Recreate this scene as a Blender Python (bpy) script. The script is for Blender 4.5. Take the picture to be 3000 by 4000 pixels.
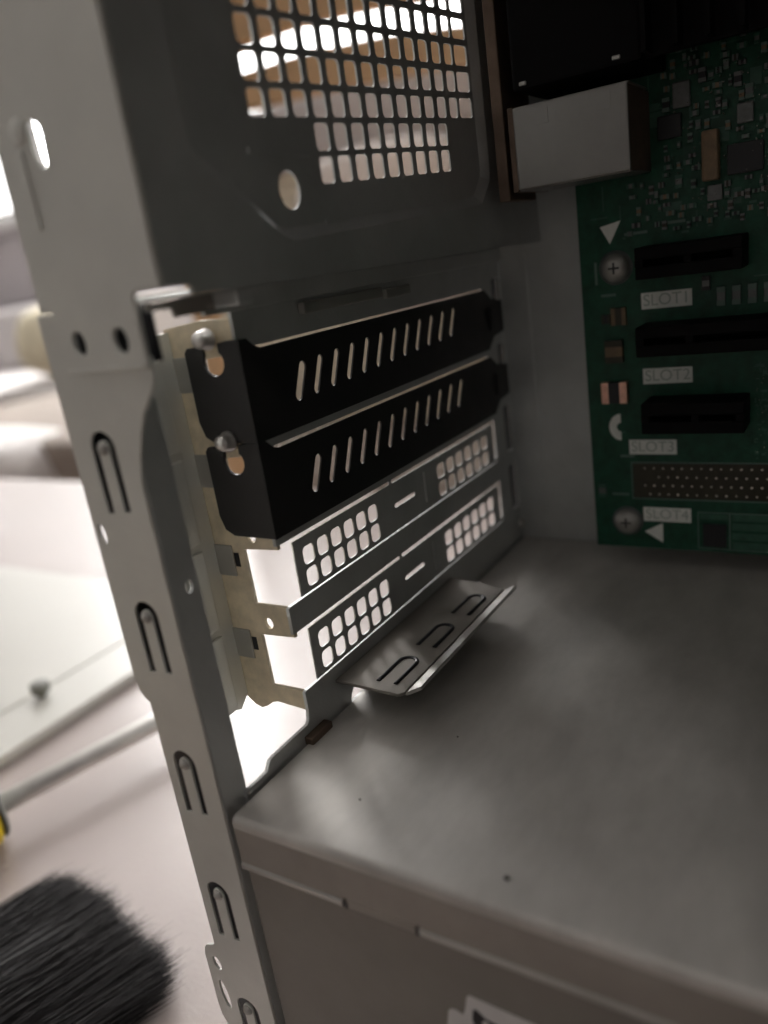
import bpy, bmesh, math, random
from mathutils import Matrix, Vector
random.seed(7)
R = math.radians
for o in list(bpy.data.objects): bpy.data.objects.remove(o)
S = bpy.context.scene
COL = S.collection
MM = 0.001                                  # everything below is written in millimetres

# ------------------------------------------------------------------ camera, room light, exposure
cam = bpy.data.cameras.new('camera'); camo = bpy.data.objects.new('camera', cam); COL.objects.link(camo)
cam.sensor_fit = 'VERTICAL'; cam.sensor_height = 36.0; cam.sensor_width = 27.0
cam.lens = 36.0 * 3043.6 / 4000.0
cam.clip_start = 0.005; cam.clip_end = 60
camo.matrix_world = Matrix(((0.8463, -0.0432, 0.5309, 0.10411), (0.5136, 0.3303, -0.7919, -0.11426),
                            (-0.1411, 0.9429, 0.3017, 0.01218), (0, 0, 0, 1)))
cam.dof.use_dof = True; cam.dof.focus_distance = 0.180; cam.dof.aperture_fstop = 7.8
S.camera = camo
W = bpy.data.worlds.new('World'); S.world = W; W.use_nodes = True
bg = W.node_tree.nodes['Background']
bg.inputs[0].default_value = (1.0, 0.96, 0.92, 1); bg.inputs[1].default_value = 0.03
S.view_settings.view_transform = 'Standard'; S.view_settings.look = 'None'
S.view_settings.exposure = 0.3; S.view_settings.gamma = 1.0
S.render.engine = 'CYCLES'
S.cycles.use_denoising = True
S.cycles.max_bounces = 10; S.cycles.diffuse_bounces = 5; S.cycles.glossy_bounces = 5
S.cycles.caustics_reflective = True; S.cycles.sample_clamp_indirect = 8.0
WINDOW_LIGHT = 20.0

# ------------------------------------------------------------------ materials
def mat(name, col, rough=0.5, metal=0.0, noise=0.0, scale=200.0, rnoise=0.0, bump=0.0, bscale=None, col2=None, spec=None, stretch=None, emit=0):
    m = bpy.data.materials.new(name); m.use_nodes = True
    nt = m.node_tree; b = nt.nodes['Principled BSDF']
    b.inputs['Base Color'].default_value = (*col, 1); b.inputs['Roughness'].default_value = rough
    b.inputs['Metallic'].default_value = metal
    if spec is not None: b.inputs['Specular IOR Level'].default_value = spec
    if emit:
        b.inputs['Emission Color'].default_value = (*col, 1); b.inputs['Emission Strength'].default_value = emit
    if noise or rnoise or bump or col2:
        tc = nt.nodes.new('ShaderNodeTexCoord'); mp = nt.nodes.new('ShaderNodeMapping')
        nt.links.new(tc.outputs['Object'], mp.inputs['Vector'])
        if stretch: mp.inputs['Scale'].default_value = stretch
        n = nt.nodes.new('ShaderNodeTexNoise'); n.inputs['Scale'].default_value = scale; n.inputs['Detail'].default_value = 5
        n.inputs['Roughness'].default_value = 0.62
        nt.links.new(mp.outputs[0], n.inputs['Vector'])
        if noise or col2:
            r = nt.nodes.new('ShaderNodeValToRGB')
            a = tuple(c * (1 - noise) for c in col); c2 = col2 or tuple(min(1, c * (1 + noise)) for c in col)
            r.color_ramp.elements[0].position = 0.3; r.color_ramp.elements[1].position = 0.7
            r.color_ramp.elements[0].color = (*a, 1); r.color_ramp.elements[1].color = (*c2, 1)
            nt.links.new(n.outputs['Fac'], r.inputs[0]); nt.links.new(r.outputs[0], b.inputs['Base Color'])
        if rnoise:
            mr = nt.nodes.new('ShaderNodeMapRange'); mr.inputs['From Min'].default_value = 0.3; mr.inputs['From Max'].default_value = 0.7
            mr.inputs['To Min'].default_value = rough - rnoise; mr.inputs['To Max'].default_value = rough + rnoise
            nt.links.new(n.outputs['Fac'], mr.inputs['Value']); nt.links.new(mr.outputs[0], b.inputs['Roughness'])
        if bump:
            n2 = nt.nodes.new('ShaderNodeTexNoise'); n2.inputs['Scale'].default_value = bscale or scale * 4; n2.inputs['Detail'].default_value = 4
            nt.links.new(mp.outputs[0], n2.inputs['Vector'])
            bp_ = nt.nodes.new('ShaderNodeBump'); bp_.inputs['Strength'].default_value = bump; bp_.inputs['Distance'].default_value = 0.0003
            nt.links.new(n2.outputs['Fac'], bp_.inputs['Height']); nt.links.new(bp_.outputs[0], b.inputs['Normal'])
    return m

STEEL = mat('galvanised_steel', (.50, .49, .465), .46, .85, .10, 60, .06, .25, 1200)
POST = mat('galvanised_steel_post', (.74, .745, .705), .50, .5, .07, 45, .05, .2, 1200)
PANEL = mat('galvanised_steel_panel', (.62, .635, .63), .46, .6, .10, 60, .06, .25, 1200)
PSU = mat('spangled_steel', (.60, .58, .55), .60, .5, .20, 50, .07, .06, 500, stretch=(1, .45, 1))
PSU_SHADED = mat('cover_steel_shaded', (.37, .345, .315), .55, .7, .14, 60, .06, .06, 500)  # cover steel darkened: the skirt's weaker light is put into the colour
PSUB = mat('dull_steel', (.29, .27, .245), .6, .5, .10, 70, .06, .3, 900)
ZINC = mat('yellow_zinc_steel', (.68, .585, .43), .5, .2, .22, 160, .06, .2, 900)
BLACKP = mat('black_paint', (.016, .0155, .016), .45, 0, .25, 150, .08, .2, 3000)
SCREW = mat('bright_screw_steel', (.66, .64, .62), .36, 1.0, .08, 400)
BROWNM = mat('tarnished_shield', (.17, .12, .09), .55, .6, .25, 120)
TIN = mat('tin_shell', (.30, .29, .28), .42, .85, .10, 90, .08)
PCB = mat('green_solder_mask', (.009, .066, .036), .4, 0, .35, 260, .08, .3, 1500, col2=(.014, .105, .058), spec=.35)
LETTER = mat('faint_lettering', (.46, .52, .47), .6)
TRACE = mat('lighter_copper_pour', (.035, .115, .075), .38, 0, .3, 300)
SILK = mat('white_silkscreen', (.86, .88, .84), .6, 0, .06, 600)
SILKD = mat('thin_silkscreen', (.13, .20, .17), .6)
BPLAS = mat('black_plastic', (.006, .0055, .006), .65, 0, .2, 300, spec=.12)
CHIP = mat('chip_black', (.014, .014, .018), .4)
GREYC = mat('grey_component', (.17, .18, .18), .45, .2, .2, 500)
TANC = mat('tan_component', (.22, .15, .085), .5, 0, .2, 400)
COPPER = mat('pinkish_copper', (.75, .44, .34), .35, .8, .15, 600)
SOLDER = mat('solder', (.72, .68, .60), .25, 1.0)
FOOT = mat('resin_brown', (.035, .030, .016), .4, 0, .3, 500)
STICK = mat('paper_sticker', (.70, .68, .67), .55, 0, .05, 200)
INK = mat('sticker_ink', (.018, .014, .018), .5)
DIRT = mat('dust_speck', (.09, .085, .08), .8)
CLOTH = mat('tablecloth_vinyl', (.44, .375, .355), .31, 0, .05, 9, .05, .25, 700, col2=(.48, .415, .395))
PANELW = mat('cream_enamel', (.62, .61, .565), .35, 0, .03, 12, .05)
GREYR = mat('grey_rubber', (.22, .22, .20), .6)
CHROME = mat('screwdriver_steel', (.80, .79, .76), .36, .75, .08, 100, .06)
YELLOW = mat('yellow_plastic', (.85, .62, .01), .3)
BRIST = mat('black_bristle', (.022, .020, .021), .6, 0, .4, 500, spec=.3)
BRIST2 = mat('grey_bristle', (.06, .056, .056), .5)
WOOD = mat('tan_wood', (.66, .42, .23), .42, 0, .12, 6, .05, stretch=(1, 1, 8))
CREAMF = mat('cream_upholstery', (.62, .57, .46), .85, 0, .06, 30)
GREYF = mat('pale_grey_upholstery', (.52, .49, .49), .9, 0, .06, 30)
WHITEF = mat('white_upholstery', (.66, .63, .62), .9, 0, .05, 25)
BROWNF = mat('taupe_upholstery', (.26, .22, .19), .9, 0, .1, 25)
PILLOW = mat('cream_cushion', (.72, .66, .50), .9, 0, .05, 40)
WALLM = mat('lilac_grey_plaster', (.52, .49, .51), .9, 0, .04, 4)
DARKW = mat('bounce_cutting_wall_paint', (.17, .165, .16), .9, 0, .04, 3)  # dark tone picked to weaken bounce off the unseen walls
CEILM = mat('unseen_room_white_plaster', (.82, .81, .80), .9, 0, .03, 3)
FLOORM = mat('brown_floor', (.30, .24, .20), .6, 0, .1, 5)
FRAMEM = mat('white_window_frame', (.8, .8, .8), .5)
DAY = mat('daylit_window', (1.0, 0.985, 0.97), .5, emit=WINDOW_LIGHT)
DAY2 = mat('weak_glow_window', (1.0, 0.985, 0.97), .5, emit=WINDOW_LIGHT * .12)  # same daylight with its glow turned well down
DAY3 = mat('low_glow_window', (1.0, 0.985, 0.97), .5, emit=WINDOW_LIGHT * .22)  # same daylight, glow set lower than the tall window

# ------------------------------------------------------------------ helpers
def link(name, me, m, parent=None, label=None):
    o = bpy.data.objects.new(name, me); COL.objects.link(o)
    if m: me.materials.append(m)
    if parent: o.parent = parent
    if label: o['label'] = label
    return o
def thing(name, label, cat, loc=(0, 0, 0), group=None):
    o = bpy.data.objects.new(name, None); COL.objects.link(o); o.empty_display_size = .01
    o['label'] = label; o['category'] = cat
    if group: o['group'] = group
    o.location = Vector(loc) * MM
    return o
X, Y, Z = Vector((1, 0, 0)), Vector((0, 1, 0)), Vector((0, 0, 1))
FR = {'Y': (X, Z, -Y), 'X': (Y, Z, X), 'Z': (X, Y, Z)}
ORIG = {}
def local(parent, v):                      # from world place to the parent's own space (nothing is rotated)
    v = v.copy()
    while parent: v -= parent.matrix_basis.translation / MM; parent = parent.parent
    return v
def cdt_mesh(loops, t):
    """extruded sheet with many holes"""
    from mathutils.geometry import delaunay_2d_cdt
    vs, es = [], []
    for lp in loops:
        b = len(vs); vs += [Vector(p[:2]) for p in lp]; es += [(b + i, b + (i + 1) % len(lp)) for i in range(len(lp))]
    V2, E2, F2, *_ = delaunay_2d_cdt(vs, es, [], 0, 1e-5)
    def inside(p):
        c = False
        for lp in loops:
            for i in range(len(lp)):
                (x1, y1), (x2, y2) = lp[i - 1][:2], lp[i][:2]
                if (y1 > p[1]) != (y2 > p[1]) and p[0] < (x2 - x1) * (p[1] - y1) / (y2 - y1) + x1: c = not c
        return c
    bm = bmesh.new(); a = [bm.verts.new((v.x, v.y, t / 2)) for v in V2]; b = [bm.verts.new((v.x, v.y, -t / 2)) for v in V2]
    cnt = {}
    for f in F2:
        c = sum((V2[i] for i in f), Vector((0, 0))) / len(f)
        if not inside(c): continue
        bm.faces.new([a[i] for i in f]); bm.faces.new([b[i] for i in reversed(f)])
        for i in range(len(f)):
            k = (f[i], f[(i + 1) % len(f)]); cnt[tuple(sorted(k))] = cnt.get(tuple(sorted(k)), []) + [k]
    for ks in cnt.values():
        if len(ks) == 1: i, j = ks[0]; bm.faces.new((a[j], a[i], b[i], b[j]))
    me = bpy.data.meshes.new('sheet'); bm.to_mesh(me); bm.free(); return me
def plate(name, loops, t, axis, at, m, parent=None, bevel=0.0, label=None, frame=None, origin=None):
    """sheet of thickness t lying in the plane axis = at (its middle), outline loops[0], holes loops[1:]"""
    if len(loops) > 60: return sheet_to(name, cdt_mesh(loops, t), axis, at, m, parent, label)
    cu = bpy.data.curves.new('c', 'CURVE'); cu.dimensions = '2D'; cu.fill_mode = 'BOTH'
    cu.extrude = max(t / 2 - bevel, 0.001); cu.bevel_depth = bevel; cu.bevel_resolution = 1; cu.offset = -bevel
    for lp in loops:
        s = cu.splines.new('POLY'); s.points.add(len(lp) - 1); s.use_cyclic_u = True
        for p, q in zip(s.points, lp): p.co = (q[0], q[1], 0, 1)
    tmp = bpy.data.objects.new('c', cu); COL.objects.link(tmp)
    dg = bpy.context.evaluated_depsgraph_get(); dg.update()
    me = bpy.data.meshes.new_from_object(tmp.evaluated_get(dg))
    bpy.data.objects.remove(tmp); bpy.data.curves.remove(cu)
    U, V, N = frame or FR[axis]
    O = Vector(origin) if origin else Vector({'X': (at, 0, 0), 'Y': (0, at, 0), 'Z': (0, 0, at)}[axis])
    for v in me.vertices:
        c = v.co.copy(); v.co = local(parent, O + U * c.x + V * c.y + N * c.z) * MM
    me.materials.clear()
    return link(name, me, m, parent, label)
def sheet_to(name, me, axis, at, m, parent, label):
    U, V, N = FR[axis]; O = Vector({'X': (at, 0, 0), 'Y': (0, at, 0), 'Z': (0, 0, at)}[axis])
    for v in me.vertices:
        c = v.co.copy(); v.co = local(parent, O + U * c.x + V * c.y + N * c.z) * MM
    return link(name, me, m, parent, label)
def rrect(u0, v0, u1, v1, r=.5, n=4):
    r = min(r, abs(u1 - u0) / 2 - .01, abs(v1 - v0) / 2 - .01); out = []
    for cx, cy, a in ((u1 - r, v1 - r, 0), (u0 + r, v1 - r, 90), (u0 + r, v0 + r, 180), (u1 - r, v0 + r, 270)):
        for k in range(n + 1):
            t = R(a + 90 * k / n); out.append((cx + r * math.cos(t), cy + r * math.sin(t)))
    return out
def ell(u, v, a, b=None, n=20, rot=0):
    b = b or a; c, s = math.cos(rot), math.sin(rot); out = []
    for k in range(n):
        x, y = a * math.cos(2 * math.pi * k / n), b * math.sin(2 * math.pi * k / n)
        out.append((u + x * c - y * s, v + x * s + y * c))
    return out
def fin(name, bm, m, parent=None, label=None, smooth=False):
    for v in bm.verts: v.co = local(parent, v.co) * MM
    bmesh.ops.recalc_face_normals(bm, faces=bm.faces)
    me = bpy.data.meshes.new(name); bm.to_mesh(me); bm.free()
    if smooth:
        for p in me.polygons: p.use_smooth = True
    return link(name, me, m, parent, label)
def add_box(bm, a, b, bev=0.0, seg=2):
    r = bmesh.ops.create_cube(bm, size=1)
    for v in r['verts']:
        v.co = Vector((a[i] + (b[i] - a[i]) * (v.co[i] + .5) for i in range(3)))
    if bev:
        es = list({e for v in r['verts'] for e in v.link_edges})
        bmesh.ops.bevel(bm, geom=es, offset=bev, segments=seg, profile=.6, affect='EDGES')
def box(name, a, b, m, parent=None, bev=0.0, label=None, seg=2, smooth=False):
    bm = bmesh.new(); add_box(bm, a, b, bev, seg); return fin(name, bm, m, parent, label, smooth)
def add_cyl(bm, p, q, r0, r1=None, n=20, caps=True):
    p, q = Vector(p), Vector(q); d = q - p; r1 = r0 if r1 is None else r1
    M = Matrix.Translation((p + q) / 2) @ d.to_track_quat('Z', 'Y').to_matrix().to_4x4()
    bmesh.ops.create_cone(bm, cap_ends=caps, segments=n, radius1=r0, radius2=r1, depth=d.length, matrix=M)
def lathe(name, p, q, prof, m, parent=None, n=28, label=None):
    """profile of (along 0..1, radius) turned about the axis p-q"""
    p, q = Vector(p), Vector(q); d = q - p; a = d.normalized(); u = a.orthogonal().normalized(); w = a.cross(u)
    bm = bmesh.new(); rings = []
    for t, r in prof:
        rings.append([bm.verts.new(p + d * t + (u * math.cos(2 * math.pi * k / n) + w * math.sin(2 * math.pi * k / n)) * max(r, .001)) for k in range(n)])
    for A, B in zip(rings, rings[1:]):
        for k in range(n): bm.faces.new((A[k], A[(k + 1) % n], B[(k + 1) % n], B[k]))
    bm.faces.new(rings[0]); bm.faces.new(rings[-1])
    return fin(name, bm, m, parent, label, True)
def soft(name, a, b, m, parent=None, puff=.25, label=None, cuts=10, rot=None, crumple=0.0, pw=5):
    """a stuffed cushion: a box with rounded, bulging sides"""
    bm = bmesh.new(); bmesh.ops.create_cube(bm, size=2)
    bmesh.ops.subdivide_edges(bm, edges=bm.edges[:], cuts=cuts, use_grid_fill=True)
    A, B = Vector(a), Vector(b); c = (A + B) / 2; h = (B - A) / 2
    rnd = random.Random(name + str(a))
    f = [rnd.uniform(0, 6) for _ in range(6)]
    for v in bm.verts:
        p = v.co.copy(); L = (abs(p.x) ** pw + abs(p.y) ** pw + abs(p.z) ** pw) ** (1 / pw)
        q = p / L; q = p.lerp(q, .95)
        w = 1 - puff * (max(abs(q.x), abs(q.y), abs(q.z)) ** 2 - 1 + .18 * (q.x * q.x + q.y * q.y + q.z * q.z))
        d = q * w
        if crumple: d *= 1 + crumple * (math.sin(3 * p.x + f[0]) * math.sin(2.5 * p.z + f[1]) + .6 * math.sin(5 * p.y + 4 * p.z + f[2]))
        d = Vector((d.x * h.x, d.y * h.y, d.z * h.z))
        v.co = c + (rot @ d if rot else d)
    return fin(name, bm, m, parent, label, True)
def copy(o, loc=None):
    c = o.copy(); COL.objects.link(c)
    if loc is not None: c.location = Vector(loc) * MM
    return c
def structure(o): o['kind'] = 'structure'; return o
def words_on(name, text, size, pos, m, parent, frame=FR['Y'], align='CENTER', depth=.02, sx=1):
    cu = bpy.data.curves.new('t', 'FONT'); cu.body = text; cu.size = size; cu.extrude = depth; cu.align_x = align; cu.align_y = 'CENTER'
    tmp = bpy.data.objects.new('t', cu); COL.objects.link(tmp)
    dg = bpy.context.evaluated_depsgraph_get(); dg.update()
    me = bpy.data.meshes.new_from_object(tmp.evaluated_get(dg)); bpy.data.objects.remove(tmp); bpy.data.curves.remove(cu)
    U, V, N = frame; O = Vector(pos)
    for v in me.vertices:
        c = v.co.copy(); v.co = local(parent, O + U * c.x * sx + V * c.y + N * c.z) * MM
    me.materials.clear()
    return link(name, me, m, parent)

# ================================================================== the room beyond (far, out of focus)
TZ = -178.0                                 # table top
FZ = TZ - 740                               # floor
structure(box('floor', (-6000, -2600, FZ - 20), (2600, 2420, FZ), FLOORM))
structure(box('unseen_ceiling', (-6000, -2600, 2610), (2600, 2420, 2630), CEILM))  # unseen top and walls, added to close the room for bounce light
structure(box('unseen_side_wall', (-6100, -2600, FZ), (-6000, 2420, 2600), CEILM))
structure(box('unseen_side_wall', (2600, -2600, FZ), (2700, 2420, 2600), DARKW))  # unseen wall, kept dark to cut bounce light
structure(box('unseen_front_wall', (-6000, -2700, FZ), (2600, -2600, 2600), DARKW))  # unseen wall behind the camera, dark for less bounce
# back wall with two window openings
WY = 2300
structure(plate('wall', [[(-6000, FZ), (2600, FZ), (2600, 2600), (-6000, 2600)],
                         rrect(-4700, 440, -3150, 1500, 5), rrect(-3080, 440, -2010, 2500, 5), rrect(-1990, 440, 2200, 1500, 5)], 120, 'Y', WY + 60, WALLM))
def window(label, x0, x1, z0, z1, n, glow):
    w = thing('window', label, 'window', ((x0 + x1) / 2, WY + 40, z0), 'windows in the back wall')
    t = 45
    plate('frame', [[(x0, z0), (x1, z0), (x1, z1), (x0, z1)], [(x0 + t, z0 + t), (x1 - t, z0 + t), (x1 - t, z1 - t), (x0 + t, z1 - t)]], 50, 'Y', WY + 40, FRAMEM, w)
    for k in range(1, n):
        xx = x0 + (x1 - x0) * k / n
        box('mullion', (xx - 18, WY + 18, z0 + t), (xx + 18, WY + 62, z1 - t), FRAMEM, w)
    for k in range(n):
        a = x0 + t + (x1 - x0 - 2 * t) * k / n; b = x0 + t + (x1 - x0 - 2 * t) * (k + 1) / n
        box('pane', (a, WY + 66, z0 + t), (b, WY + 72, z1 - t), glow, w)
    box('sill', (x0 - 30, WY - 60, z0 - 30), (x1 + 30, WY - 2, z0 - 2), FRAMEM, w)
window('bright daylit window above the white sofa', -4700, -3150, 440, 1500, 2, DAY2)
window('tall bright window between the sofa window and the wide low window', -3080, -2010, 440, 2500, 2, DAY)
window('wide low window seen through the holes of the vent', -1990, 2200, 440, 1500, 3, DAY3)

# sofa far left
sf = thing('sofa', 'pale grey sofa with a white seat cushion below the window', 'sofa', (-2600, 1800, FZ))
box('base', (-3900, 1520, FZ + 40), (-1500, 2200, -372), BROWNF, sf, 30)
soft('seat_cushion', (-3900, 1500, -370), (-2700, 2120, -208), WHITEF, sf, .15)
soft('seat_cushion', (-2690, 1500, -370), (-1500, 2120, -206), WHITEF, sf, .15)
soft('backrest', (-3900, 2030, -230), (-1500, 2240, 60), GREYF, sf, .15)
pl = soft('scatter_cushion', (-2520, 1560, -215), (-2120, 1800, 40), PILLOW, None, .1, pw=2.4, rot=Matrix.Rotation(R(-12), 3, 'X'))
pl['label'] = 'plump cream scatter cushion on the white sofa seat'; pl['category'] = 'cushion'
# armchair close to the far edge of the table
ac = thing('armchair', 'white armchair with a rounded arm behind the table', 'armchair', (-1500, 900, FZ))
soft('armrest', (-2000, 640, -620), (-1190, 900, -190), WHITEF, ac, .18)
box('base', (-2000, 760, FZ + 60), (-800, 1350, -215), BROWNF, ac, 25)
# cream wing armchair behind the wooden chair
wc = thing('wing_armchair', 'cream wing armchair standing behind the wooden chair', 'armchair', (-520, 1000, FZ))
soft('backrest', (-960, 930, -330), (-150, 1100, 222), CREAMF, wc, .12)
soft('seat', (-960, 600, -520), (-150, 960, -208), BROWNF, wc, .12)
box('base', (-930, 660, FZ + 60), (-180, 1080, -570), BROWNF, wc, 20)
th = soft('folded_throw', (-900, 905, 160), (-180, 1125, 262), GREYF, None, .12)
th['label'] = 'pale grey throw folded over the top of the cream wing armchair'; th['category'] = 'throw'
cu = soft('scatter_cushion', (-610, 800, -60), (-330, 930, 168), WHITEF, None, .15, pw=3)
cu['label'] = 'white cushion leaning on the cream wing armchair'; cu['category'] = 'cushion'
# wooden chair drawn up to the table
dc = thing('wooden_chair', 'tan wooden chair with two curved back rails at the table edge', 'chair', (-320, 640, FZ))
A_, B_ = Vector((-470, 505, 0)), Vector((-160, 615, 0))
def rail(name, za, zb, arch):
    bm = bmesh.new(); n = 20; dr = (B_ - A_); nr = Vector((-dr.y, dr.x, 0)).normalized(); rows = []
    for k in range(n + 1):
        t = k / n; bow = 1 - (2 * t - 1) ** 2
        c = A_ + dr * t + nr * (bow * 14)
        z0, z1 = za + arch[0] * bow, zb + arch[1] * bow
        rows.append([bm.verts.new(c + nr * s + Vector((0, 0, z))) for s, z in ((-9, z0), (9, z0), (9, z1), (-9, z1))])
    for P, Q in zip(rows, rows[1:]):
        for k in range(4): bm.faces.new((P[k], P[(k + 1) % 4], Q[(k + 1) % 4], Q[k]))
    bm.faces.new(rows[0]); bm.faces.new(rows[-1])
    return fin(name, bm, WOOD, dc)
rail('back_rail', 163, 186, (7, 18)); rail('back_rail', 208, 285, (20, 14))
for P in (A_ + (A_ - B_) * .06, B_ + (B_ - A_) * .06):
    bm = bmesh.new(); add_cyl(bm, (P.x, P.y, FZ), (P.x, P.y, 300), 17, 14); fin('leg', bm, WOOD, dc)
for P in (Vector((-590, 900, 0)), Vector((-270, 960, 0))):
    bm = bmesh.new(); add_cyl(bm, (P.x, P.y, FZ), (P.x, P.y, -470), 17, 17); fin('leg', bm, WOOD, dc)
box('seat', (-600, 540, -470), (-170, 980, -440), WOOD, dc, 8)

# table
tb = thing('table', 'table under a pinkish cream cloth, the open case standing on it', 'table', (-200, 0, FZ))
box('tabletop', (-1300, -141, TZ - 28), (900, 432, TZ - 3.2), WOOD, tb, 3)
bm = bmesh.new(); nx, ny = 90, 34
gv = [[bm.verts.new((-1303 + 2206 * i / nx, -145 + 580 * j / ny, TZ + .35 * math.sin(i * .9 + j * .4) * math.sin(j * .7 - i * .2) - .4)) for j in range(ny + 1)] for i in range(nx + 1)]
for i in range(nx):
    for j in range(ny): bm.faces.new((gv[i][j], gv[i + 1][j], gv[i + 1][j + 1], gv[i][j + 1]))
for j0, sg in ((ny, 1), (0, -1)):
    edge = [gv[i][j0] for i in range(nx + 1)]; low = [bm.verts.new(v.co + Vector((0, sg * (3 * math.sin(k * .8) + 2), -150))) for k, v in enumerate(edge)]
    for k in range(nx): bm.faces.new((edge[k], edge[k + 1], low[k + 1], low[k]))
fin('tablecloth', bm, CLOTH, tb, smooth=True)
for x in (-1250, 850):
    for y in (-110, 380): box('leg', (x - 30, y - 30, FZ), (x + 30, y + 30, TZ - 29), WOOD, tb, 4)

# side panel of the case lying on the table
sp = thing('side_panel', 'cream enamelled side panel lying flat on the table', 'side panel', (-420, 0, TZ))
sh = box('sheet', (-640, -190, TZ + .3), (-222, 207, TZ + 5.5), PANELW, sp, 1.2)
box('crease', (-259.2, -188, TZ + 5.3), (-258.0, 205, TZ + 6.1), PANELW, sp, .3)
lathe('thumb_screw', (-252, 81, TZ + 5.4), (-252, 81, TZ + 13), [(0, 2.0), (.35, 2.0), (.36, 4.6), (.95, 4.8), (1, 4.3)], GREYR, sp)

# screwdriver
sd = thing('screwdriver', 'screwdriver with a long steel shaft and yellow handle', 'screwdriver', (-172, 30, TZ))
u = Vector((-163.1 + 181.0, 78.1 - 12.5, 0)).normalized(); p0 = Vector((-176.5, 11.0, -164.5)); HN = 3.4
lathe('shaft', p0 - u * 20, p0 + u * 92, [(0, 4.1), (.9, 4.1), (.93, 3.8), (.96, 4.1), (.985, 3.2), (1, 1.6)], CHROME, sd)
lathe('collar', p0 - u * 2.5, p0 - u * .8, [(0, 12.0), (.5, 11.6), (1, 10.5)], GREYR, sd)
lathe('handle', p0 - u * 104, p0 - u * HN, [(0, 6), (.02, 9.5), (.08, 12), (.3, 12.8), (.72, 11.6), (.86, 9.5), (.93, 13.0), (.985, 13.4), (1, 11)], YELLOW, sd)

# brush
br = thing('brush', 'flat brush with thick black bristles lying on the table', 'brush', (-90, -60, TZ))
tipL, tipR = Vector((-127, -3.0)), Vector((-58.5, -14.0)); ax = Vector((-.30, -.954)).normalized()
def hairs(n, m, name, r0, wild):
    bm = bmesh.new(); rnd = random.Random(n)
    for k in range(n):
        s = rnd.random(); h = rnd.random() ** .8
        prof = .55 + .45 * math.sin(math.pi * min(1, max(0, s)))
        z = TZ + 1.0 + h * 14.5 * prof
        tip = tipL.lerp(tipR, s); tip += Vector((rnd.gauss(0, 1.3), rnd.gauss(0, 2.2 + wild) + 1.6 * math.sin(s * 31) * math.sin(s * 17))) - ax * 0
        if s > .93 or s < .07: tip += ax * abs(rnd.gauss(0, 5))
        edge_in = Vector((0, 0)) - ax * 0
        rt = tipL.lerp(tipR, .06 + .88 * s) + ax * 62 + Vector((rnd.gauss(0, .5), rnd.gauss(0, .5)))
        mid = tip.lerp(rt, .5) + Vector((rnd.gauss(0, wild), rnd.gauss(0, wild)))
        pts = [Vector((rt.x, rt.y, TZ + 8 + (z - TZ - 8) * .55)), Vector((mid.x, mid.y, z + 1.2 * rnd.random())), Vector((tip.x, tip.y, z + rnd.gauss(0, 1.0)))]
        pts = [pts[0], pts[0].lerp(pts[1], .5), pts[1], pts[1].lerp(pts[2], .5), pts[2]]
        side = Vector((ax.y, -ax.x, 0)) if rnd.random() < .5 else Vector((ax.y * .5, -ax.x * .5, .8))
        ws = (r0, r0, r0, r0 * .8, r0 * .18)
        L = [bm.verts.new(p - side * w) for p, w in zip(pts, ws)]; Rr = [bm.verts.new(p + side * w) for p, w in zip(pts, ws)]
        for a in range(4): bm.faces.new((L[a], Rr[a], Rr[a + 1], L[a + 1]))
    for v in bm.verts: v.co.z = max(v.co.z, TZ + .2)
    o = fin(name, bm, m, br); o['kind'] = 'stuff'; return o
hairs(15000, BRIST, 'bristles', .12, .75)
hairs(700, BRIST2, 'dusty_bristles', .10, 1.5)
bm = bmesh.new()                              # dense core of the tuft so that the cloth does not show through
mid = lambda s, t, z: Vector((*(tipL.lerp(tipR, s) + ax * t), z))
core = [[mid(.05, 9, TZ + .5), mid(.95, 9, TZ + .5), mid(.90, 66, TZ + 1), mid(.1, 66, TZ + 1)], [mid(.12, 12, TZ + 11), mid(.88, 12, TZ + 11), mid(.88, 66, TZ + 12), mid(.12, 66, TZ + 12)]]
cv = [[bm.verts.new(p) for p in r] for r in core]
for a in range(4): bm.faces.new((cv[0][a], cv[0][(a + 1) % 4], cv[1][(a + 1) % 4], cv[1][a]))
bm.faces.new(cv[0]); bm.faces.new(cv[1]); fin('tuft_core', bm, BRIST, br)
fl = [mid(.0, 58, 0), mid(1, 58, 0), mid(.97, 90, 0), mid(.03, 90, 0)]
bm = bmesh.new(); lo = [bm.verts.new(Vector((p.x, p.y, TZ + 1))) for p in fl]; hi = [bm.verts.new(Vector((p.x, p.y, TZ + 16))) for p in fl]
for a in range(4): bm.faces.new((lo[a], lo[(a + 1) % 4], hi[(a + 1) % 4], hi[a]))
bm.faces.new(lo); bm.faces.new(hi); fin('ferrule', bm, TIN, br)
bm = bmesh.new(); c0 = mid(.5, 91, TZ + 9); add_cyl(bm, c0, c0 + Vector((ax.x, ax.y, 0)) * 120, 12, 8); fin('handle', bm, WOOD, br)

# ================================================================== the computer case
cs = thing('computer_case', 'open grey steel computer case standing on the table', 'computer case', (100, 40, TZ))
FY = -28.9; CB = -176.0; CT = 165.0
def ushape(cx, top, h, w=6.1, g=1.65):
    """U cut leaving a tongue, open end down"""
    o = []; r = w / 2; n = 10
    o += [(cx - r, top - h)] + [(cx + r * math.cos(math.pi - math.pi * k / n), top - r + r * math.sin(math.pi - math.pi * k / n)) for k in range(n + 1)] + [(cx + r, top - h + .4)]
    ri = r - g
    o += [(cx + ri, top - h + .4)] + [(cx + ri * math.cos(math.pi * k / n), top - r + ri * math.sin(math.pi * k / n)) for k in range(n + 1)] + [(cx - ri, top - h)]
    return o
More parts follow.
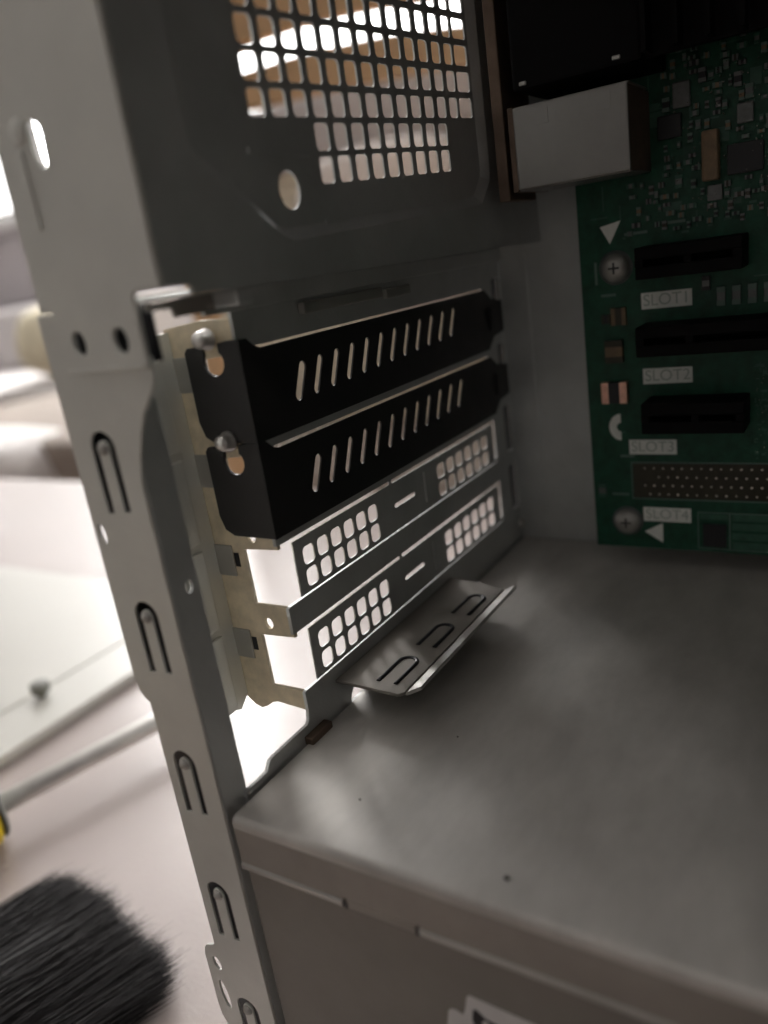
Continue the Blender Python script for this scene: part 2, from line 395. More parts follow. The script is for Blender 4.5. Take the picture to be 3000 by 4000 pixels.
# front post, lower length with its flare, ear and locking cuts
out = [(-17, 11.8), (-10.9, 11.8), (-10.9, 3.6), (8.1, 3.6), (8.0, .6), (7.3, -1.0), (5.2, -3.6), (3.6, -5.4), (2.0, -8.6), (.4, -12.6), (-.7, -16.4), (-.9, -18), (-.9, CB),
       (-14.2, CB), (-14.2, -152), (-16.5, -149.6), (-18.1, -146.2), (-18.4, -143), (-18.4, -128.2), (-17.9, -126.2), (-17.2, -125.2), (-14.9, -124.2), (-14.2, -123.6),
       (-14.2, -62.6), (-15.2, -62.0), (-16.3, -60.6), (-16.9, -58.4), (-17.0, -56)]
holes = [ushape(-8.6, z, 15.0) for z in (-8.2, -40.3, -72.5, -104.8, -137.0)]
holes += [ell(-14.9, -27.4, .78, 2.0, 14, R(8)), ell(-15.0, -129.6, 1.1, 1.9, 14, R(10)), ell(-15.1, -138.8, 1.05, 4.1, 18, R(7))]
post = plate('corner_post', [out] + holes, .6, 'Y', FY, POST, cs, .12)
for z in (-8.2, -40.3, -72.5, -104.8, -137.0):   # pressed dimple at the head of every tongue
    lathe('dimple', (-8.6, FY - .2, z - 3.1), (-8.6, FY - 1.25, z - 3.1), [(0, 1.25), (.4, 1.1), (.75, .75), (.93, .4), (1, .1)], STEEL, post, 16)
box('bend', (-17.4, FY - .1, -23.5), (-16.2, FY + 2.5, 11.6), POST, post, .55)
box('bend', (-17.4, FY - .1, -55), (-16.2, FY + 2.5, -31.5), POST, post, .55)
plate('shade_backing', [[(-17.3, CB), (-1.8, CB), (-1.8, -4), (-17.3, -4)]], .4, 'Y', -25.8, CHIP, cs)  # black sheet painting the shade inside the post cuts
plate('bounce_plate', [[(-16.3, CB), (-1.8, CB), (-1.8, -4), (-16.3, -4)]], .4, 'Y', -25.1, POST, cs)  # bright plate added to throw light onto the screw ledge
# upper, wider length lapped over it
up = [(-14.3, CT), (-14.3, 12.0), (-11.3, 12.0), (-11.3, 2.6), (-10.9, 2.2), (8.0, 1.9), (8.5, 2.6), (8.5, 12.7), (9.1, 13.3), (14.7, 13.3), (14.7, CT)]
up_h = [ell(-6.4, 6.7, 1.55, 2.0, 20, R(14)), ell(3.6, 6.5, 1.7, 2.1, 20, R(10)), [(-5.9, 39.4), (-4.6, 39.7), (-3.2, 38.6), (-3.0, 37.2), (-3.3, 33.6), (-3.9, 32.6), (-5.0, 33.6), (-5.6, 35.0)]]
upp = plate('upper_post', [up] + up_h, .9, 'Y', FY - .95, POST, cs, .14)
box('lap_ridge', (-11.0, FY - 1.75, 1.9), (7.9, FY - 1.2, 2.7), POST, upp, .25)
lathe('dent', (-8.0, FY - 1.35, 38.6), (-8.0, FY - 1.9, 38.6), [(0, 2.1), (.6, 1.6), (1, .5)], POST, upp, 18)
box('pressed_rib', (-9.6, FY - 1.75, 24.5), (-8.0, FY - 1.3, 36), POST, upp, .22)
box('shade_backing', (-10.8, FY + 1.6, 2.6), (8.2, FY + 2.2, 11.6), CHIP, cs)  # black sheet as the shade behind the upper post holes
box('added_light_stop', (-10.8, FY - .4, 2.6), (-10.2, FY + 1.5, 11.6), PANEL, cs)  # added to stop light leaking in behind the holes
# return of the post, into the case
plate('post_return', [[(FY + .5, CB), (-21.9, CB), (-21.9, -5), (-23, -2.5), (FY + .5, -2.5)], ell(-24.3, -38.6, .95, 1.25)], .8, 'X', -1.3, PANEL, cs, .1)
lathe('boss', (-1.6, -24.3, -38.6), (-.5, -24.3, -38.6), [(0, 2.1), (.5, 2.0), (1, 1.35)], PANEL, cs, 20) if False else None
# upper rear wall with the vent, set 14.7 mm further in than the slots
EMB = [(-18, CT - 4), (-18, 33), (-15.5, 30.2), (1.2, 19.0), (4, 18.2), (82, 22.6), (86, 23.2), (92, 28.8), (92.6, 31), (92.6, CT - 4)]
def inset(P, d):
    cx = sum(p[0] for p in P) / len(P); o = []
    n = len(P)
    for i in range(n):
        a, b, c = Vector(P[i - 1]), Vector(P[i]), Vector(P[(i + 1) % n])
        e1, e2 = (b - a).normalized(), (c - b).normalized()
        n1, n2 = Vector((-e1.y, e1.x)), Vector((-e2.y, e2.x)); m_ = (n1 + n2); m_ = m_ / max(m_.length_squared / 2, .3)
        o.append(tuple(b + m_ * d))
    return o
EMI = inset(EMB, 2.2)
plate('rear_wall', [[(FY - .4, 13.4), (-24.2, 13.2), (-23.6, 12.6), (-23.6, 11.6), (126, 11.6), (126, CT), (FY - .4, CT)], EMB], .9, 'X', 14.25, PANEL, cs)
bm = bmesh.new(); A1 = [bm.verts.new((14.7, p[0], p[1])) for p in EMB]; B1 = [bm.verts.new((12.9, p[0], p[1])) for p in EMI]
for i in range(len(EMB)): bm.faces.new((A1[i], A1[(i + 1) % len(EMB)], B1[(i + 1) % len(EMB)], B1[i]))
fin('pressed_rim', bm, PANEL, cs)
sk = 104.1 - 14.7; s2 = (104.1 - 12.9) / sk      # the sunk vent lies 1.8 mm behind the wall face
def vp(y, z): return (-114.3 + (y + 114.3) * s2, 12.2 + (z - 12.2) * s2)
vh = []
def sheared(y0, y1, z0, z1, f):
    pts = rrect(y0, z0, y1, z1, .9)
    return [vp(y, z + f * (y + 2.6)) for y, z in pts]
for r in range(8):
    zb = 37.9 + 5.45 * r; f = .062 + .004 * r
    for c in range(14):
        y0 = -2.7 + 6.12 * c + .012 * c * c; w = 4.35
        if c == 13: y0, w = 78.0, 7.0
        vh.append(sheared(y0, y0 + w, zb, zb + 4.45, f))
for r, zb in ((0, 32.3), (1, 26.6)):
    for c in range(9):
        y0 = 15.1 + 6.28 * c; vh.append(sheared(y0, y0 + 4.45, zb, zb + 4.8, .056))
vh.append([vp(*p) for p in ell(4.7, 26.6, 3.0, 3.25, 22)])
vent = plate('vent_panel', [EMI] + vh, .4, 'X', 12.7, PANEL, cs, 0)
box('pressed_bead', (12.8, vp(14, 0)[0], 20.5), (13.3, vp(70, 0)[0], 21.6), PANEL, vent, .2)
box('pressed_bead', (12.8, vp(-5, 0)[0], 32.6), (13.3, vp(12, 0)[0], 33.6), PANEL, vent, .2)
# step down to the slots
box('shelf', (-.8, -23.4, 11.7), (13.75, 126, 12.5), PANEL, cs, .15)
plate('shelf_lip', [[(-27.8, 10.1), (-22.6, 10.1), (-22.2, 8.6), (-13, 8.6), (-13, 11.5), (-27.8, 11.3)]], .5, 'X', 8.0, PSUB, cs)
box('shelf_lip', (.2, -8.5, 7.6), (1.4, 126, 11.5), PANEL, cs, .3)
box('shelf_lip', (.2, -12.8, 8.9), (13.6, -8.6, 11.5), PANEL, cs, .3)
box('retainer_clip', (.1, 20, 4.4), (1.8, 52, 6.8), STEEL, cs, .4)
box('retainer_clip', (.1, 54, 3.8), (1.6, 66, 6.2), STEEL, cs, .4)
# slot wall: comb of dividers, tail slots, bottom strip
SP = 20.32
op = []
for n in range(4):
    zt = .45 - SP * n; op.append((zt, zt - 14.0))
comb = [(126, 12.0), (126, CB), (16, CB)]
comb += [(14.6, -88.2), (-23.0, -88.2), (-23.0, -84.2), (-16.2, -84.2), (-15.4, -82.9), (-14.7, -82.2), (-1.6, -82.2), (-.8, -81.4), (-.4, -79.2)]
for zt, zb in reversed(op): comb += [(-.4, zb - .3), (0.4, zb), (111.5, zb), (111.5, zt), (-.4, zt)]
comb += [(-.4, 12.0)]
tails = [rrect(119.6, -SP * n - 12.8, 125.2, -SP * n + 2.8, 1.2) for n in range(4)]
plate('slot_wall', [comb] + tails + [[(15.2 + 3.4 * (1 - math.cos(math.pi * k / 10)), -86.5 + 3.6 * math.sin(math.pi * k / 10)) for k in range(11)]], .8, 'X', -.4, PANEL, cs)
box('folded_lip', (-.1, -3.4, -86.2), (2.2, 4.2, -84.2), BROWNM, cs, .3)
# screw ledge: comb with holes, at right angles to the slot wall
led = [(-.1, 6.4), (-9, 6.6), (-19.2, 5.6), (-19.6, 4.8)]
led += [(-19.6, -75.5), (-18.4, -79.2), (-16.2, -81.0), (-14.4, -81.6), (-12.6, -80.8), (-10.6, -79.4), (-9.0, -79.0), (-.1, -79.6)]
for zt, zb in reversed(op): led += [(-.1, zb - .2), (-9.6, zb - .2), (-9.8, zt - 1.4), (-.1, zt - .9)]
lh = [ell(-6.9, -SP * n + (2.9 if n < 2 else 2.1), 1.2, 1.35, 16) for n in range(4)]
plate('screw_ledge', [led] + lh, .9, 'Y', .45, ZINC, cs, .1)
for n in range(4):
    box('pressed_pad', (-19.0, -.4, -SP * n - 7.4), (-13.0, -.03, -SP * n - .2), STEEL, cs, .18)
    box('notch_shade', (-12.9, -.10, -SP * n - 5.1), (-11.5, -.02, -SP * n - 1.9), CHIP, cs)  # black patch on the ledge as the shade in a notch
for n in (2, 3):
    lathe('collar', (-7, -.02, -SP * n + 2.1), (-7, -.55, -SP * n + 2.1), [(0, 2.1), (.8, 1.9), (1, 1.3)], ZINC, cs, 18) if False else None
# wall of the recess outside the ledge with pressed clips
plate('recess_wall', [[(-10.5, 5.0), (-.05, 5.0), (-.05, -78.4), (-3, -81.0), (-7.5, -79.0), (-10.5, -75)]], .8, 'X', -18.35, POST, cs, .1)
for n in range(4):
    box('clip', (-17.9, -9.6, -SP * n - 11.6 - 7), (-16.9, -4.6, -SP * n + 7.0 - 7), POST, cs, .4)
# perforated knock-out plates left in the two lower slots
def grid_holes(y0, y1, zt, pitch=5.28, w=4.1):
    out = []
    for r in range(2):
        for c in range(6):
            a = y0 + (y1 - y0 - w) * c / 5; b = zt - 5.12 * r
            q = rrect(a, b - 4.15, a + w, b, 1.15, 3)
            out.append(q)
    return out
for n in (2, 3):
    z0 = -SP * n
    top, bot = z0 - .55, z0 - 13.2
    hs = grid_holes(7.5, 38.3, z0 - 2.9) + grid_holes(70.6, 105.0, z0 - 2.85, w=4.75) + [rrect(46.6, z0 - 7.25, 57.3, z0 - 6.15, .5)]
    o = [(4.7, bot), (109.3, bot), (109.3, top), (46.5, top), (46.5, z0 + .44), (45.3, z0 + .44), (45.3, top), (4.7, top)]
    k = plate('knockout_plate', [o] + hs, .35, 'X', -.25, PANEL, cs)
    box('pressed_rib', (-.05, 62.6, z0 - 11), (.35, 63.6, z0 - 2.6), PANEL, k, .15)
    box('bridge', (-.7, 108.9, z0 - 13.2), (-.1, 111.6, z0 - 12.2), PANEL, k)
# flap bent out over the power supply
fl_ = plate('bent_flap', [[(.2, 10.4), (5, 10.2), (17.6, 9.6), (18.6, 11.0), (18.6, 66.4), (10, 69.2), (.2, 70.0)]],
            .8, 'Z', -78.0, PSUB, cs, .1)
def groove_shade(cx, cy):       # black U rib as a pressed groove's shade, open towards the wall end
    bm = bmesh.new(); pts = []
    for k in range(13):
        t = math.pi * k / 12; pts.append(Vector((cx + 2.3 * math.cos(math.pi - t), cy + 2.3 * math.sin(t), 0)))
    pts = [Vector((cx - 2.3, cy - 9.5, 0))] + pts + [Vector((cx + 2.3, cy - 9.5, 0))]
    for a, b in zip(pts, pts[1:]): add_cyl(bm, a + Vector((0, 0, -77.78)), b + Vector((0, 0, -77.78)), .62, .62, 8)
    fin('groove_shade', bm, CHIP, fl_)
for cy in (22.6, 40.4, 58.6): groove_shade(12.6 + (cy - 22) * .03, cy)
bm = bmesh.new()
q = [(18.4, 11.2, -78.0), (18.4, 66.4, -78.0), (21.6, 67.8, -76.9), (21.6, 13.0, -76.9)]
a = [bm.verts.new(p) for p in q]; b = [bm.verts.new((p[0] + .2, p[1], p[2] - .8)) for p in q]
for i in range(4): bm.faces.new((a[i], a[(i + 1) % 4], b[(i + 1) % 4], b[i]))
bm.faces.new(a); bm.faces.new(b); fin('flap_lip', bm, STEEL, fl_)
# motherboard tray, top, bottom, front: the closed sides of the box
box('tray', (-.8, 126.2, CB), (385, 127, CT), PANEL, cs)
box('tray_rib', (9.5, 113.2, -84), (385, 126.1, 9), PANEL, cs, 1.2) if False else None
box('tail_shade_backing', (-2.4, 116, -86), (-1.2, 126, 12), CHIP, cs)  # black sheet added behind the tail slots to keep them dark
box('top_panel', (-.8, FY, CT), (385, 127, CT + .8), PANEL, cs)
box('bottom_panel', (-.8, FY + .6, CB - .8), (385, 127, CB), PANEL, cs)
box('front_panel', (385.1, FY, CB), (386, 127, CT), PANEL, cs)
box('drive_cage', (250, FY + 1, -60), (384, 110, CT - 1), PANEL, cs, 1)
box('case_foot', (8, -20, TZ + .1), (30, 10, CB - .9), GREYR, cs, .3)
box('case_foot', (350, -20, TZ + .1), (375, 10, CB - .9), GREYR, cs, .3)
box('case_foot', (8, 95, TZ + .1), (30, 120, CB - .9), GREYR, cs, .3)

box('tray_bead', (7.5, 125.6, -85), (9.5, 126.3, 10), PANEL, cs, .3)
lathe('rivet', (1.6, 121.5, -79), (3.0, 121.5, -79), [(0, 2.0), (.5, 1.8), (1, .8)], STEEL, cs, 16)
# ------------------------------------------------------------------ black slot covers and their screws
def slot_cover(n, label):
    z0 = -SP * n
    t = thing('slot_cover', label, 'slot cover', (0, 0, z0), 'black slot covers')
    tab = [(-13.9, z0 + .6), (-13.1, z0 + 1.5), (-9.6, z0 + 1.7), (-9.1, z0 + 1.2), (-8.9, z0 + .2)]
    tab += [(-6.6 + 2.75 * math.cos(R(a)), z0 - 1.6 + 2.7 * math.sin(R(a))) for a in range(150, 391, 24)]
    tab += [(-4.8, z0 + .2), (-4.7, z0 + 2.0), (-2.5, z0 + 2.3), (.6, z0 + 2.3), (.6, z0 - 18.0), (-10.6, z0 - 17.9), (-12.9, z0 - 16.6), (-13.9, z0 - 13.5)]
    plate('tab', [tab], .8, 'Y', -.45, BLACKP, t, .1)
    body = [(-.8, z0 + 2.3), (1.6, z0 + 2.2), (3.4, z0 + .7), (5.2, z0 - .05), (112, z0 - .05), (116.5, z0 - 3.0), (124.4, z0 - 4.2), (124.4, z0 - 13.8), (116.5, z0 - 14.6), (112, z0 - 18.1), (-.8, z0 - 18.1)]
    hs = []
    for k in range(12):
        yb = 14.3 + 6.45 * k + .012 * k * k; yt = yb + 3.75 + .02 * k; zt, zb = z0 - 5.0 + .27 * k - .006 * k * k, z0 - 12.6 + .23 * k
        d = Vector((yt - yb, zt - zb)).normalized(); nrm = Vector((-d.y, d.x)); w = .92 if k else 1.15
        a, b = Vector((yb, zb)) + d * w, Vector((yt, zt)) - d * w; o = []
        base = math.atan2(d.y, d.x)
        for j in range(7): th = base - math.pi / 2 + math.pi * j / 6; o.append(tuple(b + Vector((math.cos(th), math.sin(th))) * w))
        for j in range(7): th = base + math.pi / 2 + math.pi * j / 6; o.append(tuple(a + Vector((math.cos(th), math.sin(th))) * w))
        hs.append(o)
    plate('cover_strip', [body] + hs, .5, 'X', .55, BLACKP, t, .06)
    bm = bmesh.new(); add_box(bm, (.9, 113.5, z0 - 12.5), (1.6, 119, z0 - 5.5), .3); fin('tail_emboss', bm, BLACKP, t)
    return t
slot_cover(0, 'uppermost black slot cover, below the dark shelf of the rear wall')
slot_cover(1, 'lower black slot cover, just above the perforated knock-out plates')
def screw(n, label, dx, dz, tilt):
    z0 = -SP * n + 2.1
    c = Vector((-6.7 + dx, -.9, z0 + .9 + dz)); d = Vector((tilt, -1, .04)).normalized()
    t = thing('screw', label, 'screw', c, 'screws of the slot covers')
    lathe('head', c + d * .1, c + d * 3.6, [(0, 2.1), (.15, 2.15), (.25, 1.8), (.6, 1.75), (.8, 1.55), (.93, 1.1), (1, .4)], SCREW, t, 24)
    bm = bmesh.new(); add_cyl(bm, c + d * .2, c - d * 4.5, 1.05, 1.05, 14); fin('shank', bm, SCREW, t)
screw(0, 'shiny screw holding the uppermost black slot cover', 0, 0, .03)
screw(1, 'duller screw holding the lower black slot cover', .2, -.1, .06)

# ------------------------------------------------------------------ power supply
ps = thing('power_supply', 'grey steel power supply filling the bottom of the case', 'power supply', (75, 40, CB))
PT = -85.8
box('body', (.6, FY + .9, CB + .2), (150.6, 125.2, PT - .5), PSUB, ps, .9)
# the cover: top sheet rolled over the near edge into a narrow skirt with one tongue
bm = bmesh.new(); prof = [(125.6, PT)]
prof += [(FY + 1.5, PT)]
for k in range(1, 7):
    t = R(90 * k / 6); prof.append((FY + 1.5 - 1.5 * math.sin(t), PT - 1.5 + 1.5 * math.cos(t)))
prof += [(FY, PT - 2.4)]
xs = [.7, 10, 25.9, 26.1, 40.7, 40.9, 80, 150.4]
rows = []
for x in xs:
    rows.append([bm.verts.new((x, p[0], p[1])) for p in prof])
for P, Q in zip(rows, rows[1:]):
    for k in range(len(prof) - 1): bm.faces.new((P[k], P[k + 1], Q[k + 1], Q[k]))
cov = fin('cover', bm, PSU, ps, smooth=True)
box('skirt', (.75, FY - .02, PT - 10.9), (150.3, FY + .55, PT - 2.42), PSU_SHADED, ps, .12)  # same sheet as the cover, in its shaded copy of the steel
box('skirt_tongue', (26.3, FY - .12, PT - 12.2), (40.5, FY + .5, PT - 10.2), PSU_SHADED, ps, .2)
for a, b in ((.7, 25.3), (41.4, 150.4)):
    bm = bmesh.new()
    q = [(FY - .05, PT - 10.5), (FY - .35, PT - 11.0), (FY - .25, PT - 11.9), (FY + .6, PT - 12.2), (FY + .6, PT - 10.5)]
    L0 = [bm.verts.new((a, *p)) for p in q]; L1 = [bm.verts.new((b, *p)) for p in q]
    for i in range(5): bm.faces.new((L0[i], L0[(i + 1) % 5], L1[(i + 1) % 5], L1[i]))
    bm.faces.new(L0); bm.faces.new(L1); fin('skirt_edge', bm, STEEL, ps)  # brighter steel put along the fold as its highlight line
box('gap_shade', (26.2, FY + .1, PT - 12.5), (40.7, FY + .7, PT - 12.22), CHIP, ps)  # black strip as the shade under the tongue
for a in (25.5, 40.7): box('gap_shade', (a, FY - .02, PT - 12.4), (a + .7, FY + .7, PT - 10.0), CHIP, ps)  # black strips as the shade beside the tongue
stk = [(43.2, -122), (43.5, -118.5), (44.2, -114.6), (44.8, -113.8), (45.6, -113.6), (47.2, -114.0), (47.8, -112.4), (48.4, -109.4), (48.9, -108.8), (49.8, -108.8), (59.4, -109.2), (72, -109.8), (72, -136), (43.2, -136)]
st = plate('sticker', [stk], .15, 'Y', FY + .82, STICK, ps)
INKS = [[(49.4, -111.6), (50.0, -111.4), (51.6, -112.6), (54.0, -113.0), (58.5, -113.6), (58.5, -117), (56.2, -117), (55.6, -115.2), (54.6, -114.6), (53.8, -116.8), (49.6, -116.8), (49.0, -114)], ell(51.6, -114.0, .75, .95, 14, R(-15))]
plate('print', INKS, .1, 'Y', FY + .70, INK, ps)
for x, y, r in ((55.9, -22.6, .5), (31, 10, .2), (22, -15, .2)):
    lathe('dust_speck', (x, y, PT + .02), (x, y, PT + .3), [(0, r), (.6, r * .9), (1, r * .4)], DIRT, ps, 9)

# ------------------------------------------------------------------ motherboard
mb = thing('motherboard', 'dark green motherboard standing upright at the back of the case', 'motherboard', (90, 107, 0))
BY = 107.0
plate('board', [[(32.6, -79.2), (250, -79.2), (250, 160), (32.6, 160)]], 1.6, 'Y', BY + .8, PCB, mb)
def slot(x0, x1, z0, z1, key):
    bm = bmesh.new(); y0, y1 = BY - 11.2, BY - .02
    zc = (z0 + z1) / 2
    add_box(bm, (x0, y0, zc + .9), (x1, y1, z1), .3); add_box(bm, (x0, y0, z0), (x1, y1, zc - .9), .3)
    add_box(bm, (x0, y0, zc - .88), (x0 + 2, y1, zc + .88)); add_box(bm, (x1 - 2, y0, zc - .88), (x1, y1, zc + .88)); add_box(bm, (key, y0 + .2, zc - .88), (key + 1.8, y1, zc + .88))
    add_box(bm, (x0 + 2, BY - 4, zc - .88), (x1 - 2, y1, zc + .88))
    fin('expansion_slot', bm, BPLAS, mb)
slot(50.2, 75.2, -1.2, 6.6, 62); slot(49.6, 138, -20.9, -13.2, 62); slot(50.2, 75.6, -41.6, -33.4, 63)
def silk(name, loops, m=SILK, y=BY - .03): return plate(name, loops, .05, 'Y', y, m, mb)
for k, (x0, x1, zc) in enumerate(((48.7, 61.7, -7.55), (48.4, 61.4, -27.9), (43.7, 56.8, -48.15), (46.9, 60.2, -68.5))):
    l = silk('slot_label', [[(x0, zc - 2.15), (x1, zc - 2.15), (x1, zc + 2.15), (x0, zc + 2.15)]])
    words_on('slot_lettering', 'SLOT%d' % (k + 1), 4.3, ((x0 + x1) / 2, BY - .08, zc), LETTER, l, sx=.98)
silk('arrow_mark', [[(38.6, 12.9), (44.2, 13.9), (41.1, 8.3)]]); silk('arrow_mark', [[(47.1, -74.0), (52.3, -71.1), (52.2, -77.2)]])
silk('half_ring', [[(41.6 + 3.4 * math.cos(R(a)), -42.2 + 3.9 * math.sin(R(a))) for a in range(90, 271, 15)] + [(41.6 + 1.2 * math.cos(R(a)), -42.2 + 1.3 * math.sin(R(a))) for a in range(270, 89, -20)]])
for x, z in ((42.3, 2.0), (42.2, -70.9)):
    lathe('mounting_screw', (x, BY - .02, z), (x, BY - 2.2, z), [(0, 3.7), (.2, 3.75), (.45, 3.5), (.75, 2.9), (.95, 2.1), (1, 1.9)], STEEL, mb, 26)
    bm = bmesh.new(); add_box(bm, (x - 1.5, BY - 2.27, z - .28), (x + 1.5, BY - 2.21, z + .28)); add_box(bm, (x - .28, BY - 2.28, z - 1.5), (x + .28, BY - 2.22, z + 1.5)); fin('recess_shade', bm, CHIP, mb)  # black cross laid on the head as the shade of its recess
    lathe('solder_ring', (x, BY + .0, z), (x, BY - .05, z), [(0, 4.5), (1, 4.5)], GREYC, mb, 26)
# footprint with rows of solder joints
plate('connector_footprint', [[(44.4, -63.4), (135, -63.4), (135, -53.0), (44.4, -53.0)]], .1, 'Y', BY - .05, FOOT, mb)
silk('outline', [[(43.9, -63.9), (136, -63.9), (136, -52.6), (43.9, -52.6)], [(44.2, -63.6), (135.7, -63.6), (135.7, -52.9), (44.2, -52.9)]], SILKD, BY - .04)
bm = bmesh.new(); bmesh.ops.create_uvsphere(bm, u_segments=8, v_segments=5, radius=.5)
for v in bm.verts: v.co = Vector((v.co.x, v.co.y * 1.4, v.co.z)) * MM
pm = bpy.data.meshes.new('solder_joint'); bm.to_mesh(pm); bm.free(); pm.materials.append(SOLDER)
for p in pm.polygons: p.use_smooth = True
rp = random.Random(3)
for r in range(4):
    for c in range(20):
        if r % 2 and c == 0 and r == 1: continue
        o = bpy.data.objects.new('solder_joint', pm); COL.objects.link(o); o.parent = mb
        s = rp.uniform(.75, 1.1); o.scale = (s, s, s)
        o.location = local(mb, Vector((47.9 + 2.56 * c + (1.3 if r % 2 else 0), BY - .25, -54.35 - 2.58 * r))) * MM
# outline box with square mark, lower right
silk('outline', [[(61.9, -78.4), (110, -78.4), (110, -67.2), (61.9, -67.2)], [(62.2, -78.1), (109.7, -78.1), (109.7, -67.5), (62.2, -67.5)]], SILKD)
silk('outline', [[(70.2, -78.0), (70.6, -78.0), (70.6, -67.6), (70.2, -67.6)]], SILKD)
silk('copper_pour', [[(62.6, -69.4), (70.0, -69.4), (70.0, -67.8), (62.6, -67.8)]], TRACE)
for z in (-77.9, -75.2, -72.3, -69.6): silk('copper_pour', [[(71.0, z), (109, z), (109, z + 2.1), (71.0, z + 2.1)]], TRACE)
box('chip', (63.4, BY - .8, -77.4), (69.6, BY - .06, -70.6), CHIP, mb, .1)
# end-cap components beside the slots
def smd(x0, x1, z0, z1, h=1.2, body=CHIP, ends=GREYC, vert=False, name='capacitor'):
    p = box(name, (x0, BY - h, z0), (x1, BY - .03, z1), body, mb, .12)
    e = .28
    if vert:
        d = (z1 - z0) * e; box('end_cap', (x0 - .05, BY - h - .05, z0 - .05), (x1 + .05, BY - .02, z0 + d), ends, p); box('end_cap', (x0 - .05, BY - h - .05, z1 - d), (x1 + .05, BY - .02, z1 + .05), ends, p)
    else:
        d = (x1 - x0) * e; box('end_cap', (x0 - .05, BY - h - .05, z0 - .05), (x0 + d, BY - .02, z1 + .05), ends, p); box('end_cap', (x1 - d, BY - h - .05, z0 - .05), (x1 + .05, BY - .02, z1 + .05), ends, p)
smd(37.2, 44.2, -34.8, -28.9, 2.2, CHIP, COPPER); smd(38.6, 43.4, -23.4, -17.3, 1.6, TANC, FOOT, True); smd(40.6, 44.6, -13.2, -8.6, 1.0, FOOT, TANC)
smd(38.0, 40.3, -12.6, -10.2, 1.0, CHIP, FOOT)
smd(34.2, 36.3, -63.5, -59.4, .6, GREYC, TRACE, True)
for k in range(7): smd(67.9 + 3.65 * k, 69.8 + 3.65 * k, -10.4, -5.8, 1.0, GREYC, SILKD, True)
smd(64.4, 66.2, -6.2, -2.8, 1.2, GREYC, CHIP, True)
# crowd of parts above the slots
TC = box('inductor', (65.2, BY - 4, 19.8), (69.0, BY - .03, 31.2), TANC, mb, .6)
box('chip', (58.4, BY - 1.4, 37.6), (62.4, BY - .03, 43.4), GREYC, mb, .3)
box('chip', (72.8, BY - 1.3, 31.4), (76.4, BY - .03, 35.8), GREYC, mb, .3)
box('chip', (70.6, BY - 1.2, 20.4), (78.6, BY - .03, 27.2), CHIP, mb, .2)
box('chip', (54.6, BY - 1.3, 31.2), (60.2, BY - .03, 36.6), CHIP, mb, .2)
box('chip', (66.0, BY - 1.0, 15.2), (69.4, BY - .03, 18.8), GREYC, mb, .2)
rs = random.Random(11)
placed = [(65, 69.2, 19.5, 31.5), (58.2, 62.6, 37.4, 43.6), (72.6, 76.6, 31.2, 36), (70.4, 78.8, 20.2, 27.4), (54.4, 60.4, 31, 36.8), (65.8, 69.6, 15, 19), (24, 55, 23, 80), (50, 100, -2, 7.5)]
def free(a):
    if any(a[0] < b[1] + .3 and a[1] > b[0] - .3 and a[2] < b[3] + .3 and a[3] > b[2] - .3 for b in placed): return False
    placed.append(a); return True
mats = [(GREYC, SILKD), (CHIP, GREYC), (TANC, SILKD), (FOOT, GREYC), (CHIP, SILKD), (GREYC, TRACE)]
for _ in range(1100):
    w, h = rs.choice(((.8, 1.5), (1.5, .8), (1.1, 2.0), (2.0, 1.1), (1.6, 3.0), (1.2, 1.2)))
    x, z = rs.uniform(46, 96), rs.uniform(9.5, 62)
    if free((x, x + w, z, z + h)):
        a, b = rs.choice(mats); smd(x, x + w, z, z + h, rs.uniform(.5, 1.4), a, b, h > w, rs.choice(('resistor', 'capacitor')))
bm = bmesh.new()                              # copper pours and traces, too fine to pick apart
for _ in range(150):
    x, z = rs.uniform(36, 98), rs.uniform(-46, 62)
    if -44 < z < 8 and x < 76: continue
    w, h = rs.choice(((rs.uniform(2, 8), .35), (.35, rs.uniform(2, 8)), (rs.uniform(1.5, 5), rs.uniform(1.2, 4)), (rs.uniform(.8, 2), .6)))
    add_box(bm, (x, BY - .02 - .012 * rs.random(), z), (x + w, BY + .03, z + h))
for _ in range(260):
    x, z = rs.uniform(76.5, 99), rs.uniform(-52, -26); add_box(bm, (x, BY - .03, z), (x + rs.choice((.25, .5, .9)), BY + .03, z + rs.choice((.25, .5, .9))))
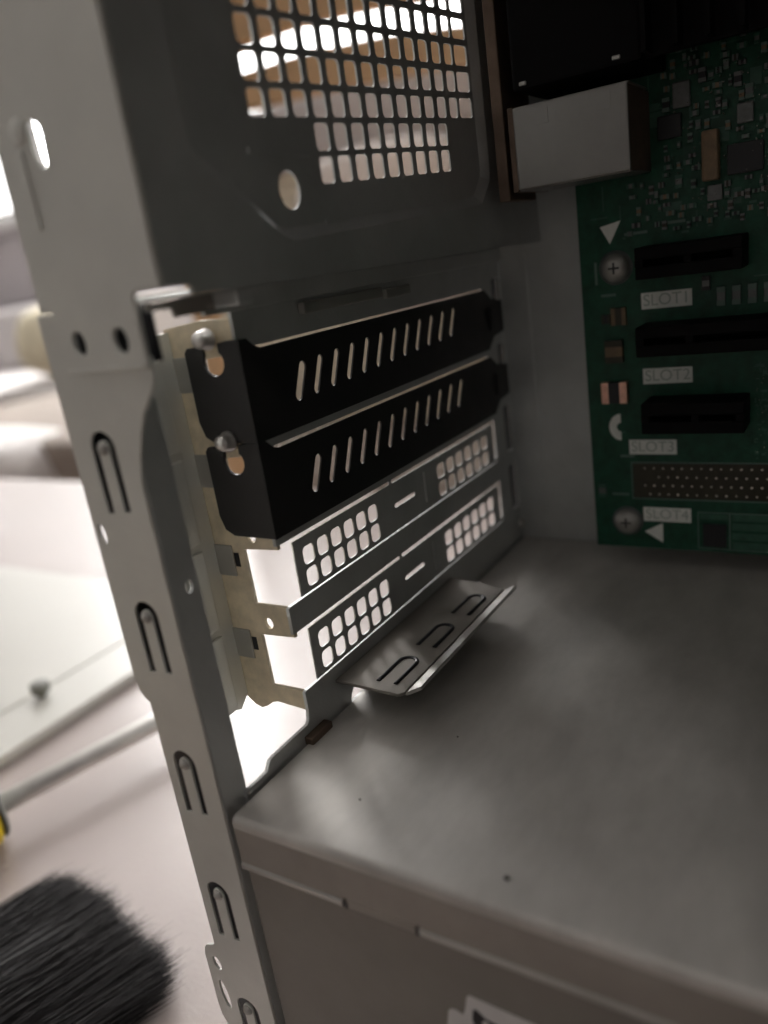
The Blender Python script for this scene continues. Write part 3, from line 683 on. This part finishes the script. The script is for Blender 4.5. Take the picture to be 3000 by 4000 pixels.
tr = fin('traces', bm, TRACE, mb); tr['kind'] = 'stuff'
bm = bmesh.new()
for _ in range(230):
    x, z = rs.uniform(58, 98), rs.uniform(12, 46)
    if _ > 150: x, z = rs.uniform(77, 99), rs.uniform(-50, -28)
    add_cyl(bm, (x, BY - .02, z), (x, BY - 1.6, z), .22, .1, 6)
sj = fin('solder_points', bm, SOLDER, mb); sj['kind'] = 'stuff'
for x0, x1, z in ((45, 51, 9.8), (56, 60.5, 11.2), (36.5, 37.2, -2), (38, 42, -5.4), (41, 45, -51.2), (38, 43, -62.9)):
    silk('printed_mark', [[(x0, z), (x1, z), (x1, z + (.7 if x1 - x0 > 2 else 6)), (x0, z + (.7 if x1 - x0 > 2 else 6))]], SILKD)
# connector shells at the rear edge
cb = box('connector_body', (25.4, 86.3, 24.6), (52.6, 106.9, 43.0), BROWNM, mb, .3)
shl = box('connector_shell', (25.2, 85, 24.4), (53.0, 86.2, 43.3), TIN, mb, .5)
box('shell_fold', (25.2, 86.25, 43.05), (53.0, 104, 43.4), TIN, mb, .12); box('shell_fold', (25.2, 86.25, 24.2), (53.0, 104, 24.5), TIN, mb, .12)
for x in (31, 46): box('spring_tab', (x, 84.86, 38.4), (x + 3.2, 84.98, 42.2), TIN, shl, .05)
box('shell_flange', (23.6, 85.8, 24.2), (25.1, 106.9, 43.6), BROWNM, mb, .2)
box('audio_jack_block', (26.5, 83, 46.4), (57.0, 106.9, 90), BPLAS, mb, .8)
for x, z in ((28.4, 47.6), (50.5, 47.9)): box('solder_tab', (x, 82.6, z - .4), (x + 1.8, 83.3, z + .5), STEEL, mb, .25)
hs_ = box('heat_sink', (57.6, 84, 46.5), (150, 86, 130), BPLAS, mb, .4)
for k in range(14): box('fin', (58 + 6.4 * k, 78, 46.9), (59.0 + 6.4 * k, 83.95, 129), BPLAS, hs_)
box('heat_sink_foot', (80, 86.1, 70), (130, 106.9, 120), CHIP, mb)
box('input_output_shield', (18.6, 88, 22.6), (21.6, 106.9, 120), BROWNM, cs, .4)
